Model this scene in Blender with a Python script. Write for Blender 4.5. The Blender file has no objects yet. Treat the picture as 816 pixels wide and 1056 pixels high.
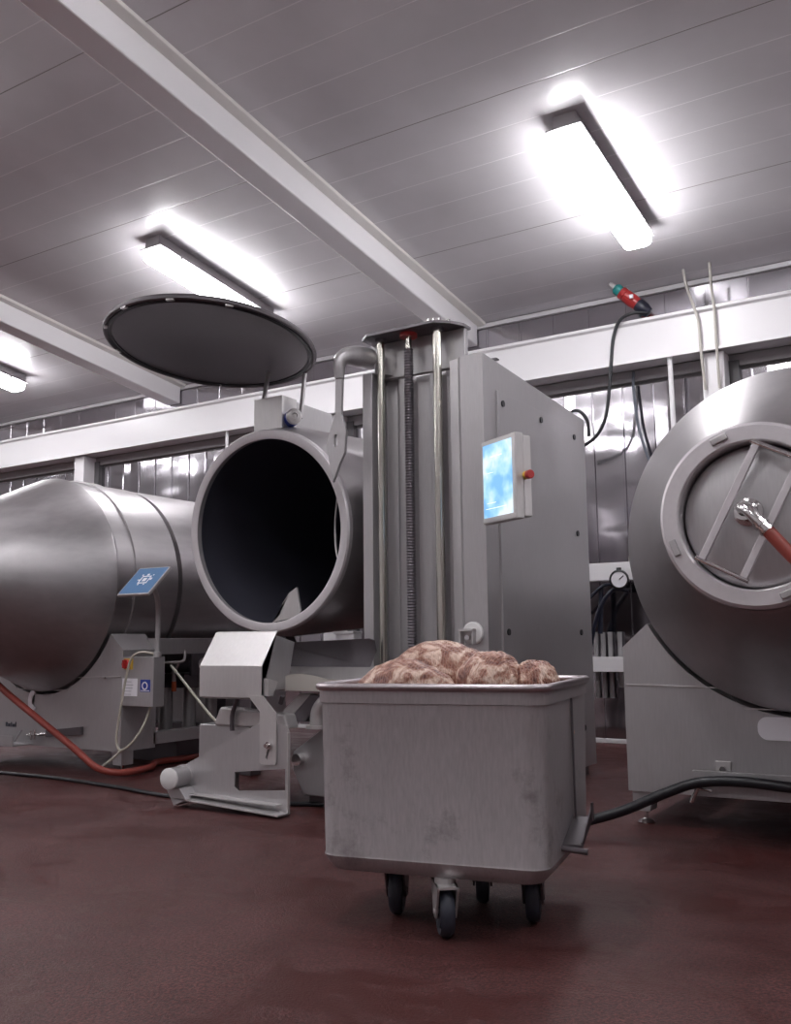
import bpy, bmesh, math, random
from mathutils import Vector, Matrix, noise
PI = math.pi
random.seed(7)
SC = bpy.context.scene
COL = SC.collection

# ---------------------------------------------------------------- camera, world, exposure
EYE = 0.84
yaw, pitch, roll = -0.55932, 0.135089, -0.010748
fw = Vector((math.sin(yaw)*math.cos(pitch), math.cos(yaw)*math.cos(pitch), math.sin(pitch)))
rt = Vector((math.cos(yaw), -math.sin(yaw), 0)); up = rt.cross(fw)
r2 = math.cos(roll)*rt + math.sin(roll)*up; u2 = math.cos(roll)*up - math.sin(roll)*rt
cd = bpy.data.cameras.new('camera'); cam = bpy.data.objects.new('camera', cd); COL.objects.link(cam)
M = Matrix((r2, u2, -fw)).transposed().to_4x4(); M.translation = (0, 0, EYE)
cam.matrix_world = M
cd.sensor_fit = 'VERTICAL'; cd.sensor_height = 24.0; cd.lens = 24.0*978.3/1056.0
cd.clip_start = 0.05; cd.clip_end = 100
SC.camera = cam
W_ = bpy.data.worlds.new('world'); SC.world = W_; W_.use_nodes = True
W_.node_tree.nodes['Background'].inputs[0].default_value = (0.8, 0.8, 0.85, 1)
W_.node_tree.nodes['Background'].inputs[1].default_value = 0.02
SC.view_settings.view_transform = 'Standard'; SC.view_settings.look = 'None'
SC.view_settings.gamma = 1; SC.view_settings.use_curve_mapping = False
SC.view_settings.exposure = 0.25
LAMP_POWER = 34.0
LAMP_COLOR = (0.985, 0.975, 1.0, 1)

# ---------------------------------------------------------------- helpers
WM = {}
def bmn(): return bmesh.new()
def obj(name, bm, mat, parent=None, local=False, smooth=False, bevel=0, angle=35, normals=True):
    if parent is not None and not local:
        bm.transform(WM[parent.name].inverted())
    if normals: bmesh.ops.recalc_face_normals(bm, faces=bm.faces)
    me = bpy.data.meshes.new(name); bm.to_mesh(me); bm.free()
    me.materials.append(mat)
    o = bpy.data.objects.new(name, me); COL.objects.link(o)
    if parent is not None:
        o.parent = parent; WM[o.name] = WM[parent.name].copy()
    else: WM[o.name] = Matrix.Identity(4)
    if smooth:
        for p in me.polygons: p.use_smooth = True
        me.set_sharp_from_angle(angle=math.radians(angle))
    if bevel:
        b = o.modifiers.new('bevel', 'BEVEL'); b.width = bevel; b.segments = 2; b.limit_method = 'ANGLE'; b.angle_limit = math.radians(40)
        b.harden_normals = False
    return o
def thing(name, label, cat, loc=(0, 0, 0), rot=(0, 0, 0), group=None):
    o = bpy.data.objects.new(name, None); COL.objects.link(o)
    o.location = loc; o.rotation_euler = rot; o.empty_display_size = 0.1
    from mathutils import Euler
    WM[o.name] = Matrix.Translation(loc) @ Euler(rot).to_matrix().to_4x4()
    o['label'] = label; o['category'] = cat
    if group: o['group'] = group
    return o
def tag(o, label, cat, group=None):
    o['label'] = label; o['category'] = cat
    if group: o['group'] = group
    return o
def struct(o): o['kind'] = 'structure'; return o
def box(bm, x0, x1, y0, y1, z0, z1, m=None):
    vs = [bm.verts.new((x, y, z)) for x in (x0, x1) for y in (y0, y1) for z in (z0, z1)]
    for f in ((0,1,3,2),(4,6,7,5),(0,4,5,1),(2,3,7,6),(0,2,6,4),(1,5,7,3)):
        bm.faces.new([vs[i] for i in f])
    if m is not None: bmesh.ops.transform(bm, matrix=m, verts=vs)
    return vs
def frame_mat(p0, p1, hint=(0, 0, 1)):
    p0 = Vector(p0); z = (Vector(p1)-p0).normalized(); h = Vector(hint)
    if abs(z.dot(h)) > .95: h = Vector((1, 0, 0))
    x = h.cross(z).normalized(); y = z.cross(x)
    m = Matrix((x, y, z)).transposed().to_4x4(); m.translation = p0
    return m
def cyl(bm, p0, p1, r, r1=None, seg=24, cap=True):
    if r1 is None: r1 = r
    m = frame_mat(p0, p1); L = (Vector(p1)-Vector(p0)).length
    a = [bm.verts.new(m @ Vector((r*math.cos(t), r*math.sin(t), 0))) for t in [2*PI*i/seg for i in range(seg)]]
    b = [bm.verts.new(m @ Vector((r1*math.cos(t), r1*math.sin(t), L))) for t in [2*PI*i/seg for i in range(seg)]]
    for i in range(seg): bm.faces.new((a[i], a[(i+1) % seg], b[(i+1) % seg], b[i]))
    if cap: bm.faces.new(a[::-1]); bm.faces.new(b)
def lathe(bm, prof, m, seg=96, closed=False):
    """prof = [(radius, height)] about local z of m"""
    rings = []
    for r, h in prof:
        if r < 1e-5: rings.append([bm.verts.new(m @ Vector((0, 0, h)))])
        else: rings.append([bm.verts.new(m @ Vector((r*math.cos(2*PI*i/seg), r*math.sin(2*PI*i/seg), h))) for i in range(seg)])
    n = len(rings)
    for k in range(n if closed else n-1):
        a, b = rings[k], rings[(k+1) % n]
        for i in range(seg):
            j = (i+1) % seg
            if len(a) == 1 and len(b) == 1: continue
            if len(a) == 1: bm.faces.new((a[0], b[i], b[j]))
            elif len(b) == 1: bm.faces.new((a[i], a[j], b[0]))
            else: bm.faces.new((a[i], a[j], b[j], b[i]))
def prism(bm, poly, d0, d1, axis='y', holes=(), m=None):
    """poly in the plane across axis: axis y -> (x,z), x -> (y,z), z -> (x,y)"""
    def P(a, d):
        v = {'y': Vector((a[0], d, a[1])), 'x': Vector((d, a[0], a[1])), 'z': Vector((a[0], a[1], d))}[axis]
        return m @ v if m is not None else v
    if not holes:
        A = [bm.verts.new(P(p, d0)) for p in poly]; B = [bm.verts.new(P(p, d1)) for p in poly]
        n = len(poly)
        for i in range(n): bm.faces.new((A[i], A[(i+1) % n], B[(i+1) % n], B[i]))
        f0 = bm.faces.new(A[::-1]); f1 = bm.faces.new(B)
        if n > 6: bmesh.ops.triangulate(bm, faces=[f0, f1], ngon_method='EAR_CLIP')
        return
    loops = [poly]+list(holes)
    for d in (d0, d1):
        es = []
        for lp in loops:
            vs = [bm.verts.new(P(p, d)) for p in lp]
            es += [bm.edges.new((vs[i], vs[(i+1) % len(vs)])) for i in range(len(vs))]
        bmesh.ops.triangle_fill(bm, use_beauty=True, edges=es)
    for lp in loops:
        n = len(lp)
        for i in range(n):
            q = [P(lp[i], d0), P(lp[(i+1) % n], d0), P(lp[(i+1) % n], d1), P(lp[i], d1)]
            bm.faces.new([bm.verts.new(v) for v in q])
    bmesh.ops.remove_doubles(bm, verts=bm.verts, dist=1e-5)
def smooth_path(pts, n=8):
    pts = [Vector(p) for p in pts]; out = []
    for i in range(len(pts)-1):
        p0 = pts[max(i-1, 0)]; p1 = pts[i]; p2 = pts[i+1]; p3 = pts[min(i+2, len(pts)-1)]
        for k in range(n):
            t = k/n
            out.append(0.5*((2*p1)+(-p0+p2)*t+(2*p0-5*p1+4*p2-p3)*t*t+(-p0+3*p1-3*p2+p3)*t**3))
    out.append(pts[-1]); return out
def tube(bm, pts, r, seg=12, n=8, sm=True, radii=None):
    P = smooth_path(pts, n) if sm else [Vector(p) for p in pts]
    prev = None; rings = []
    for i, p in enumerate(P):
        d = (P[min(i+1, len(P)-1)]-P[max(i-1, 0)]).normalized()
        if prev is None:
            x = Vector((0, 0, 1)).cross(d) if abs(d.z) < .9 else Vector((1, 0, 0)).cross(d)
        else: x = prev-d*prev.dot(d)
        x.normalize(); y = d.cross(x); prev = x
        rr = r if radii is None else radii(i/(len(P)-1))
        rings.append([bm.verts.new(p+rr*(math.cos(2*PI*k/seg)*x+math.sin(2*PI*k/seg)*y)) for k in range(seg)])
    for a, b in zip(rings[:-1], rings[1:]):
        for k in range(seg): bm.faces.new((a[k], a[(k+1) % seg], b[(k+1) % seg], b[k]))
    bm.faces.new(rings[0][::-1]); bm.faces.new(rings[-1])
def axis_mat(c, d):       # local z along d, origin c
    c = Vector(c); return frame_mat(c, c+Vector(d))
def rrect(w, h, r, n=5, cx=0, cy=0):
    out = []
    for sx, sy, a0 in ((1, 1, 0), (-1, 1, PI/2), (-1, -1, PI), (1, -1, 3*PI/2)):
        for k in range(n+1):
            a = a0+PI/2*k/n
            out.append((cx+sx*(w/2-r)+r*math.cos(a), cy+sy*(h/2-r)+r*math.sin(a)))
    return out

# ---------------------------------------------------------------- materials
def mat(name):
    m = bpy.data.materials.new(name); m.use_nodes = True
    nt = m.node_tree; b = nt.nodes['Principled BSDF']
    return m, nt, b
def N(nt, t, **kw):
    n = nt.nodes.new(t)
    for k, v in kw.items(): setattr(n, k, v)
    return n
def plain(name, c, rough=.5, metal=0, coat=0, emit=None, es=0):
    m, nt, b = mat(name)
    b.inputs['Base Color'].default_value = (*c, 1); b.inputs['Roughness'].default_value = rough; b.inputs['Metallic'].default_value = metal
    if coat: b.inputs['Coat Weight'].default_value = coat
    if emit: b.inputs['Emission Color'].default_value = (*emit, 1); b.inputs['Emission Strength'].default_value = es
    # a little surface variation
    no = N(nt, 'ShaderNodeTexNoise'); no.inputs['Scale'].default_value = 14; no.inputs['Detail'].default_value = 4
    tc = N(nt, 'ShaderNodeTexCoord'); nt.links.new(tc.outputs['Object'], no.inputs['Vector'])
    mr = N(nt, 'ShaderNodeMapRange'); mr.inputs[3].default_value = max(.02, rough-.07); mr.inputs[4].default_value = min(1, rough+.07)
    nt.links.new(no.outputs['Fac'], mr.inputs[0]); nt.links.new(mr.outputs[0], b.inputs['Roughness'])
    return m
def steel(name, c=(.50, .465, .48), rough=.36, stretch=(6, 6, .6), var=.18, bump=.02, metal=1.0, dirt=0.0, aniso=0):
    m, nt, b = mat(name); L = nt.links
    tc = N(nt, 'ShaderNodeTexCoord')
    mp = N(nt, 'ShaderNodeMapping'); mp.inputs['Scale'].default_value = stretch; L.new(tc.outputs['Object'], mp.inputs[0])
    n1 = N(nt, 'ShaderNodeTexNoise'); n1.inputs['Scale'].default_value = 26; n1.inputs['Detail'].default_value = 5; L.new(mp.outputs[0], n1.inputs['Vector'])
    n2 = N(nt, 'ShaderNodeTexNoise'); n2.inputs['Scale'].default_value = 2.3; n2.inputs['Detail'].default_value = 6; n2.inputs['Roughness'].default_value = .6; L.new(tc.outputs['Object'], n2.inputs['Vector'])
    mx = N(nt, 'ShaderNodeMath', operation='ADD'); L.new(n1.outputs['Fac'], mx.inputs[0]); L.new(n2.outputs['Fac'], mx.inputs[1])
    mr = N(nt, 'ShaderNodeMapRange'); mr.inputs[1].default_value = .6; mr.inputs[2].default_value = 1.4; mr.inputs[3].default_value = 1-var; mr.inputs[4].default_value = 1+var*.5
    L.new(mx.outputs[0], mr.inputs[0])
    cm = N(nt, 'ShaderNodeMix', data_type='RGBA', blend_type='MULTIPLY'); cm.inputs[0].default_value = 1
    cm.inputs[6].default_value = (*c, 1); L.new(mr.outputs[0], cm.inputs[7])
    out = cm.outputs[2]
    if dirt:
        n3 = N(nt, 'ShaderNodeTexNoise'); n3.inputs['Scale'].default_value = 5; n3.inputs['Detail'].default_value = 8; n3.inputs['Roughness'].default_value = .72; L.new(tc.outputs['Object'], n3.inputs['Vector'])
        rp = N(nt, 'ShaderNodeMapRange'); rp.inputs[1].default_value = .56; rp.inputs[2].default_value = .70; rp.inputs[3].default_value = 0; rp.inputs[4].default_value = dirt
        L.new(n3.outputs['Fac'], rp.inputs[0])
        c2 = N(nt, 'ShaderNodeMix', data_type='RGBA'); L.new(rp.outputs[0], c2.inputs[0]); L.new(out, c2.inputs[6]); c2.inputs[7].default_value = (.10, .075, .07, 1)
        out = c2.outputs[2]
    L.new(out, b.inputs['Base Color'])
    b.inputs['Metallic'].default_value = metal
    rr = N(nt, 'ShaderNodeMapRange'); rr.inputs[1].default_value = .6; rr.inputs[2].default_value = 1.4; rr.inputs[3].default_value = rough-.07; rr.inputs[4].default_value = rough+.09
    L.new(mx.outputs[0], rr.inputs[0]); L.new(rr.outputs[0], b.inputs['Roughness'])
    if bump:
        bp = N(nt, 'ShaderNodeBump'); bp.inputs['Strength'].default_value = bump*5; bp.inputs['Distance'].default_value = .002
        L.new(n1.outputs['Fac'], bp.inputs['Height']); L.new(bp.outputs[0], b.inputs['Normal'])
    if aniso: b.inputs['Anisotropic'].default_value = aniso
    return m
S_DRUM = steel('brushed_drum_steel', (.45, .43, .44), .45, (1, .15, 1), .16, .01, metal=.97)
S_BODY = steel('brushed_machine_steel', (.50, .485, .495), .40, (5, 5, .5), .12, .01, metal=.6)
S_SHEET = steel('light_sheet_steel', (.62, .60, .60), .42, (3, 3, .5), .1, .01, metal=.6)
S_RING = steel('matt_ring_steel', (.66, .63, .65), .5, (2, 2, 2), .08, .01, metal=.6)
S_DARK = steel('dark_steel', (.20, .185, .20), .45, (3, 3, 1), .15, .01)
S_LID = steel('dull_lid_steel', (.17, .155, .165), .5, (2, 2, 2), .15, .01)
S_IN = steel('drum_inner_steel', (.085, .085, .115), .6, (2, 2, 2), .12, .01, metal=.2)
S_CART = steel('worn_trolley_steel', (.50, .475, .485), .42, (5, 5, .9), .2, .02, dirt=.45, metal=.75)
S_CHROME = steel('polished_steel', (.72, .70, .70), .14, (2, 2, 2), .08, 0)
S_ROD = steel('greased_rod_steel', (.66, .64, .58), .22, (2, 2, .3), .2, 0)
WHITE = plain('white_painted_steel', (.80, .78, .80), .35)
ROOFW = plain('lamplit_white_beam_paint', (.93, .91, .93), .4)  # white paint lightened to stand for lamplight on the roof beams
FLASH = plain('cream_flashing', (.80, .77, .74), .45)
CREAM = plain('cream_painted_metal', (.52, .49, .45), .5)
GREYP = plain('grey_painted_metal', (.33, .31, .32), .5)
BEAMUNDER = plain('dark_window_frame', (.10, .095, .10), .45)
BLACKR = plain('black_rubber', (.012, .012, .016), .42)
WHEELR = plain('blue_black_wheel_rubber', (.03, .034, .05), .5)
REDH = plain('red_rubber_hose', (.30, .055, .042), .42)
REDP = plain('red_plastic', (.45, .03, .03), .35)
YEL = plain('yellow_plastic', (.75, .5, .08), .4)
ORANGE = plain('orange_plastic', (.5, .09, .03), .4)
TEAL = plain('teal_plastic', (.02, .24, .23), .4)
BLUEP = plain('blue_plastic', (.03, .06, .35), .4)
NAVY = plain('navy_plastic', (.012, .014, .03), .4)
WPLAST = plain('white_plastic', (.75, .74, .74), .4)
BEIGEH = plain('beige_cable_sheath', (.50, .47, .40), .5)
GREYC = plain('grey_cable_sheath', (.12, .13, .16), .5)
LABELW = plain('white_label', (.92, .90, .95), .5)
INK = plain('dark_ink', (.05, .05, .07), .6)
INKG = plain('grey_ink', (.4, .4, .45), .6)

def ceil_mat():
    m, nt, b = mat('ceiling_panels'); L = nt.links
    tc = N(nt, 'ShaderNodeTexCoord'); sp = N(nt, 'ShaderNodeSeparateXYZ'); L.new(tc.outputs['Object'], sp.inputs[0])
    def groove(pitch, off, w):
        a = N(nt, 'ShaderNodeMath', operation='SUBTRACT'); L.new(sp.outputs['Y'], a.inputs[0]); a.inputs[1].default_value = off
        d = N(nt, 'ShaderNodeMath', operation='DIVIDE'); L.new(a.outputs[0], d.inputs[0]); d.inputs[1].default_value = pitch
        f = N(nt, 'ShaderNodeMath', operation='FRACT'); L.new(d.outputs[0], f.inputs[0])
        s = N(nt, 'ShaderNodeMath', operation='SUBTRACT'); L.new(f.outputs[0], s.inputs[0]); s.inputs[1].default_value = .5
        ab = N(nt, 'ShaderNodeMath', operation='ABSOLUTE'); L.new(s.outputs[0], ab.inputs[0])
        mr = N(nt, 'ShaderNodeMapRange'); mr.inputs[1].default_value = .5-w/pitch; mr.inputs[2].default_value = .5; L.new(ab.outputs[0], mr.inputs[0])
        return mr.outputs[0]
    g1 = groove(.29, 3.42, .006); g2 = groove(1.45, 3.42, .006)
    n = N(nt, 'ShaderNodeTexNoise'); n.inputs['Scale'].default_value = 1.3; n.inputs['Detail'].default_value = 5; L.new(tc.outputs['Object'], n.inputs['Vector'])
    r = N(nt, 'ShaderNodeMapRange'); r.inputs[1].default_value = .3; r.inputs[2].default_value = .7; r.inputs[3].default_value = .9; r.inputs[4].default_value = 1.05; L.new(n.outputs['Fac'], r.inputs[0])
    c = N(nt, 'ShaderNodeMix', data_type='RGBA', blend_type='MULTIPLY'); c.inputs[0].default_value = 1; c.inputs[6].default_value = (.66, .635, .66, 1); L.new(r.outputs[0], c.inputs[7])
    c1 = N(nt, 'ShaderNodeMix', data_type='RGBA'); rib_glint = N(nt, 'ShaderNodeMath', operation='MULTIPLY'); L.new(g1, rib_glint.inputs[0]); rib_glint.inputs[1].default_value = .6; L.new(rib_glint.outputs[0], c1.inputs[0]); L.new(c.outputs[2], c1.inputs[6]); c1.inputs[7].default_value = (1, .97, .98, 1)  # near-white lines put the highlights along the ribs into the colour
    c = c1
    c2 = N(nt, 'ShaderNodeMix', data_type='RGBA'); L.new(g2, c2.inputs[0]); L.new(c.outputs[2], c2.inputs[6]); c2.inputs[7].default_value = (.16, .14, .13, 1)
    L.new(c2.outputs[2], b.inputs['Base Color'])
    b.inputs['Roughness'].default_value = .27; b.inputs['Specular IOR Level'].default_value = .6
    n2 = N(nt, 'ShaderNodeTexNoise'); n2.inputs['Scale'].default_value = 2.2; L.new(tc.outputs['Object'], n2.inputs['Vector'])
    ms = N(nt, 'ShaderNodeMath', operation='MULTIPLY'); L.new(n2.outputs['Fac'], ms.inputs[0]); ms.inputs[1].default_value = 1.5
    su = N(nt, 'ShaderNodeMath', operation='SUBTRACT'); L.new(ms.outputs[0], su.inputs[0]); L.new(g1, su.inputs[1])
    bp = N(nt, 'ShaderNodeBump'); bp.inputs['Strength'].default_value = .5; bp.inputs['Distance'].default_value = .002
    L.new(su.outputs[0], bp.inputs['Height']); L.new(bp.outputs[0], b.inputs['Normal'])
    return m
CEIL = ceil_mat()
def clad_mat():
    m, nt, b = mat('polished_wall_sheeting'); L = nt.links
    tc = N(nt, 'ShaderNodeTexCoord')
    mp = N(nt, 'ShaderNodeMapping'); mp.inputs['Scale'].default_value = (1, 1, 1.8); L.new(tc.outputs['Object'], mp.inputs[0])
    n = N(nt, 'ShaderNodeTexNoise'); n.inputs['Scale'].default_value = 1.5; n.inputs['Detail'].default_value = 1; n.inputs['Distortion'].default_value = .3; L.new(mp.outputs[0], n.inputs['Vector'])
    bp = N(nt, 'ShaderNodeBump'); bp.inputs['Strength'].default_value = .6; bp.inputs['Distance'].default_value = .022
    L.new(n.outputs['Fac'], bp.inputs['Height']); L.new(bp.outputs[0], b.inputs['Normal'])
    b.inputs['Base Color'].default_value = (.46, .44, .47, 1); b.inputs['Metallic'].default_value = 1; b.inputs['Roughness'].default_value = .12
    return m
CLAD = clad_mat()
def floor_mat():
    m, nt, b = mat('red_resin_floor'); L = nt.links
    tc = N(nt, 'ShaderNodeTexCoord')
    def noi(s, d, r=.55, dist=0, mpv=None):
        n = N(nt, 'ShaderNodeTexNoise'); n.inputs['Scale'].default_value = s; n.inputs['Detail'].default_value = d; n.inputs['Roughness'].default_value = r; n.inputs['Distortion'].default_value = dist
        if mpv:
            mp = N(nt, 'ShaderNodeMapping'); mp.inputs['Scale'].default_value = mpv; mp.inputs['Rotation'].default_value = (0, 0, .5); L.new(tc.outputs['Object'], mp.inputs[0]); L.new(mp.outputs[0], n.inputs['Vector'])
        else: L.new(tc.outputs['Object'], n.inputs['Vector'])
        return n.outputs['Fac']
    def mr(x, a, b_, c, d):
        r = N(nt, 'ShaderNodeMapRange'); r.inputs[1].default_value = a; r.inputs[2].default_value = b_; r.inputs[3].default_value = c; r.inputs[4].default_value = d; L.new(x, r.inputs[0]); return r.outputs[0]
    big = noi(1.1, 4, .6, .4); wet = noi(1.7, 12, .74, .5, (1, 1.5, 1)); grain = noi(110, 3, .7); dust = noi(3.2, 7, .7, .3)
    base = N(nt, 'ShaderNodeMix', data_type='RGBA'); L.new(mr(big, .35, .65, 0, 1), base.inputs[0]); base.inputs[6].default_value = (.078, .026, .025, 1); base.inputs[7].default_value = (.056, .017, .0165, 1)
    du = N(nt, 'ShaderNodeMix', data_type='RGBA'); L.new(mr(dust, .45, .7, 0, .55), du.inputs[0]); L.new(base.outputs[2], du.inputs[6]); du.inputs[7].default_value = (.115, .050, .049, 1)
    sp2 = noi(48, 3, .7)
    s2 = N(nt, 'ShaderNodeMix', data_type='RGBA', blend_type='MULTIPLY'); s2.inputs[0].default_value = 1; L.new(du.outputs[2], s2.inputs[6]); L.new(mr(sp2, .35, .65, .75, 1.3), s2.inputs[7]); du = s2
    gr = N(nt, 'ShaderNodeMix', data_type='RGBA', blend_type='MULTIPLY'); gr.inputs[0].default_value = 1; L.new(du.outputs[2], gr.inputs[6]); L.new(mr(grain, .38, .62, .42, 1.6), gr.inputs[7])
    wf = mr(wet, .505, .575, 0, .95)
    we = N(nt, 'ShaderNodeMix', data_type='RGBA'); L.new(wf, we.inputs[0]); L.new(gr.outputs[2], we.inputs[6]); we.inputs[7].default_value = (.058, .012, .010, 1)
    L.new(we.outputs[2], b.inputs['Base Color'])
    rm = N(nt, 'ShaderNodeMix'); L.new(wf, rm.inputs[0]); L.new(mr(dust, .35, .7, .42, .62), rm.inputs[2]); rm.inputs[3].default_value = .36
    L.new(rm.outputs[0], b.inputs['Roughness']); b.inputs['Specular IOR Level'].default_value = .32
    bp = N(nt, 'ShaderNodeBump'); bp.inputs['Strength'].default_value = .8; bp.inputs['Distance'].default_value = .004; L.new(grain, bp.inputs['Height'])
    L.new(bp.outputs[0], b.inputs['Normal'])
    return m
FLOOR = floor_mat()
def meat_mat():
    m, nt, b = mat('netted_raw_meat'); L = nt.links
    tc = N(nt, 'ShaderNodeTexCoord')
    n = N(nt, 'ShaderNodeTexNoise'); n.inputs['Scale'].default_value = 19; n.inputs['Detail'].default_value = 8; n.inputs['Roughness'].default_value = .62; n.inputs['Distortion'].default_value = .7; L.new(tc.outputs['Object'], n.inputs['Vector'])
    cr = N(nt, 'ShaderNodeValToRGB'); e = cr.color_ramp.elements
    e[0].position = .34; e[0].color = (.11, .035, .03, 1); e[1].position = .66; e[1].color = (.80, .62, .53, 1)
    for p, c in ((.44, (.24, .085, .055, 1)), (.50, (.38, .18, .125, 1)), (.56, (.62, .43, .34, 1))):
        q = e.new(p); q.color = c
    L.new(n.outputs['Fac'], cr.inputs[0])
    wv = N(nt, 'ShaderNodeTexWave', wave_type='BANDS', bands_direction='X'); wv.inputs['Scale'].default_value = 34; wv.inputs['Distortion'].default_value = .5; L.new(tc.outputs['Object'], wv.inputs['Vector'])
    wv2 = N(nt, 'ShaderNodeTexWave', wave_type='BANDS', bands_direction='DIAGONAL'); wv2.inputs['Scale'].default_value = 24; wv2.inputs['Distortion'].default_value = .5; L.new(tc.outputs['Object'], wv2.inputs['Vector'])
    mx = N(nt, 'ShaderNodeMath', operation='MAXIMUM'); L.new(wv.outputs['Fac'], mx.inputs[0]); mw = N(nt, 'ShaderNodeMath', operation='MULTIPLY'); L.new(wv2.outputs['Fac'], mw.inputs[0]); mw.inputs[1].default_value = .93; L.new(mw.outputs[0], mx.inputs[1])
    r = N(nt, 'ShaderNodeMapRange'); r.inputs[1].default_value = .86; r.inputs[2].default_value = 1; r.inputs[4].default_value = .30; L.new(mx.outputs[0], r.inputs[0])
    c = N(nt, 'ShaderNodeMix', data_type='RGBA'); L.new(r.outputs[0], c.inputs[0]); L.new(cr.outputs[0], c.inputs[6]); c.inputs[7].default_value = (.62, .48, .42, 1)
    L.new(c.outputs[2], b.inputs['Base Color']); b.inputs['Roughness'].default_value = .38
    ad = N(nt, 'ShaderNodeMath', operation='SUBTRACT'); L.new(n.outputs['Fac'], ad.inputs[0]); L.new(mx.outputs[0], ad.inputs[1])
    bp = N(nt, 'ShaderNodeBump'); bp.inputs['Strength'].default_value = .7; bp.inputs['Distance'].default_value = .004; L.new(ad.outputs[0], bp.inputs['Height']); L.new(bp.outputs[0], b.inputs['Normal'])
    return m
MEAT = meat_mat()
def screen_mat():
    m, nt, b = mat('lit_screen'); L = nt.links
    tc = N(nt, 'ShaderNodeTexCoord')
    n = N(nt, 'ShaderNodeTexNoise'); n.inputs['Scale'].default_value = 7; n.inputs['Detail'].default_value = 3; L.new(tc.outputs['Object'], n.inputs['Vector'])
    sp = N(nt, 'ShaderNodeSeparateXYZ'); L.new(tc.outputs['Object'], sp.inputs[0])
    cr = N(nt, 'ShaderNodeValToRGB'); e = cr.color_ramp.elements
    e[0].position = .38; e[0].color = (.22, .52, .95, 1); e[1].position = .62; e[1].color = (.80, .90, 1, 1); q = e.new(.5); q.color = (.42, .74, 1, 1)
    L.new(n.outputs['Fac'], cr.inputs[0])
    b.inputs['Base Color'].default_value = (.02, .02, .02, 1); b.inputs['Roughness'].default_value = .2
    L.new(cr.outputs[0], b.inputs['Emission Color']); b.inputs['Emission Strength'].default_value = .95
    return m
SCREEN = screen_mat()
LENS = mat('lit_lamp_diffuser')[0]
_b = LENS.node_tree.nodes['Principled BSDF']; _b.inputs['Base Color'].default_value = (.9, .9, .9, 1)
_b.inputs['Emission Color'].default_value = LAMP_COLOR; _b.inputs['Emission Strength'].default_value = LAMP_POWER
SIGNB = plain('blue_sign_film', (.09, .20, .38), .35)

# ---------------------------------------------------------------- the room
SL = 0.1305; WY = 7.64; CZ = 3.74
def cz(y): return CZ+SL*(WY-y)
SLA = math.atan(SL)
X0, X1, Y0 = -17.0, 7.0, -5.0
bm = bmn(); box(bm, X0, X1, Y0, WY+.2, -.1, 0); struct(obj('floor', bm, FLOOR))
bm = bmn(); prism(bm, [(Y0, cz(Y0)), (WY+.2, cz(WY+.2)), (WY+.2, cz(WY+.2)+.1), (Y0, cz(Y0)+.1)], X0, X1, 'x'); struct(obj('ceiling', bm, CEIL))
WALLP = plain('grey_wall_panel', (.58, .56, .57), .4)
bm = bmn(); box(bm, X0, X1, WY, WY+.2, 0, CZ); struct(obj('wall_back', bm, GREYP))
bm = bmn(); box(bm, X0-.1, X0, Y0, WY, 0, 6); struct(obj('wall_left', bm, WALLP))
bm = bmn(); box(bm, X1, X1+.1, Y0, WY, 0, 6); struct(obj('wall_right', bm, WALLP))
bm = bmn(); box(bm, X0, X1, Y0-.1, Y0, 0, 6); struct(obj('wall_front', bm, WALLP))
# sheeting on the back wall : standing seams every 26 cm
def sheeting(name, x0, x1, z0, z1, y, pitch, rib):
    bm = bmn(); prof = []
    x = x0
    while x < x1-.01:
        xe = min(x+pitch, x1); b = random.uniform(-.004, .004)
        prof += [(x, y), (x+.006, y-rib), (x+.02, y-rib), (x+.026, y), ((x+xe)/2, y+b)]
        x += pitch
    prof.append((x1, y))
    a = [bm.verts.new((p[0], p[1], z0)) for p in prof]; c = [bm.verts.new((p[0], p[1], z1)) for p in prof]
    for i in range(len(prof)-1): bm.faces.new((a[i], a[i+1], c[i+1], c[i]))
    d = [bm.verts.new((p[0], WY, z0)) for p in prof]; e = [bm.verts.new((p[0], WY, z1)) for p in prof]
    for i in range(len(prof)-1): bm.faces.new((c[i], c[i+1], e[i+1], e[i])); bm.faces.new((d[i], d[i+1], a[i+1], a[i]))
    return struct(obj(name, bm, CLAD, normals=False))
sheeting('wall_sheeting_lower', -13, 1.6, .03, 2.93, WY-.03, .262, .014)
sheeting('wall_sheeting_upper', -13, 1.6, 3.35, 3.68, WY-.03, .33, .006)
bm = bmn(); box(bm, -14, 2.5, WY-.06, WY-.002, 2.96, 3.05); struct(obj('trim_1', bm, GREYP))
bm = bmn(); box(bm, -14, 2.5, WY-.04, WY-.002, 3.695, 3.735); struct(obj('trim_2', bm, WHITE, bevel=.004))
bm = bmn(); box(bm, -14, 2.5, WY-.045, WY-.002, 0, .035); struct(obj('baseboard_back', bm, WHITE, bevel=.003))
# long wall beam: web, lips
bm = bmn()
prism(bm, [(7.34, 3.06), (7.34, 3.36), (7.315, 3.375), (7.315, 3.40), (7.60, 3.40), (7.60, 3.06)], -14, 2.5, 'x')
box(bm, -14, 2.5, 7.325, 7.34, 3.045, 3.062)
wb = struct(obj('trim_3', bm, WHITE, bevel=.004))
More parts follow.
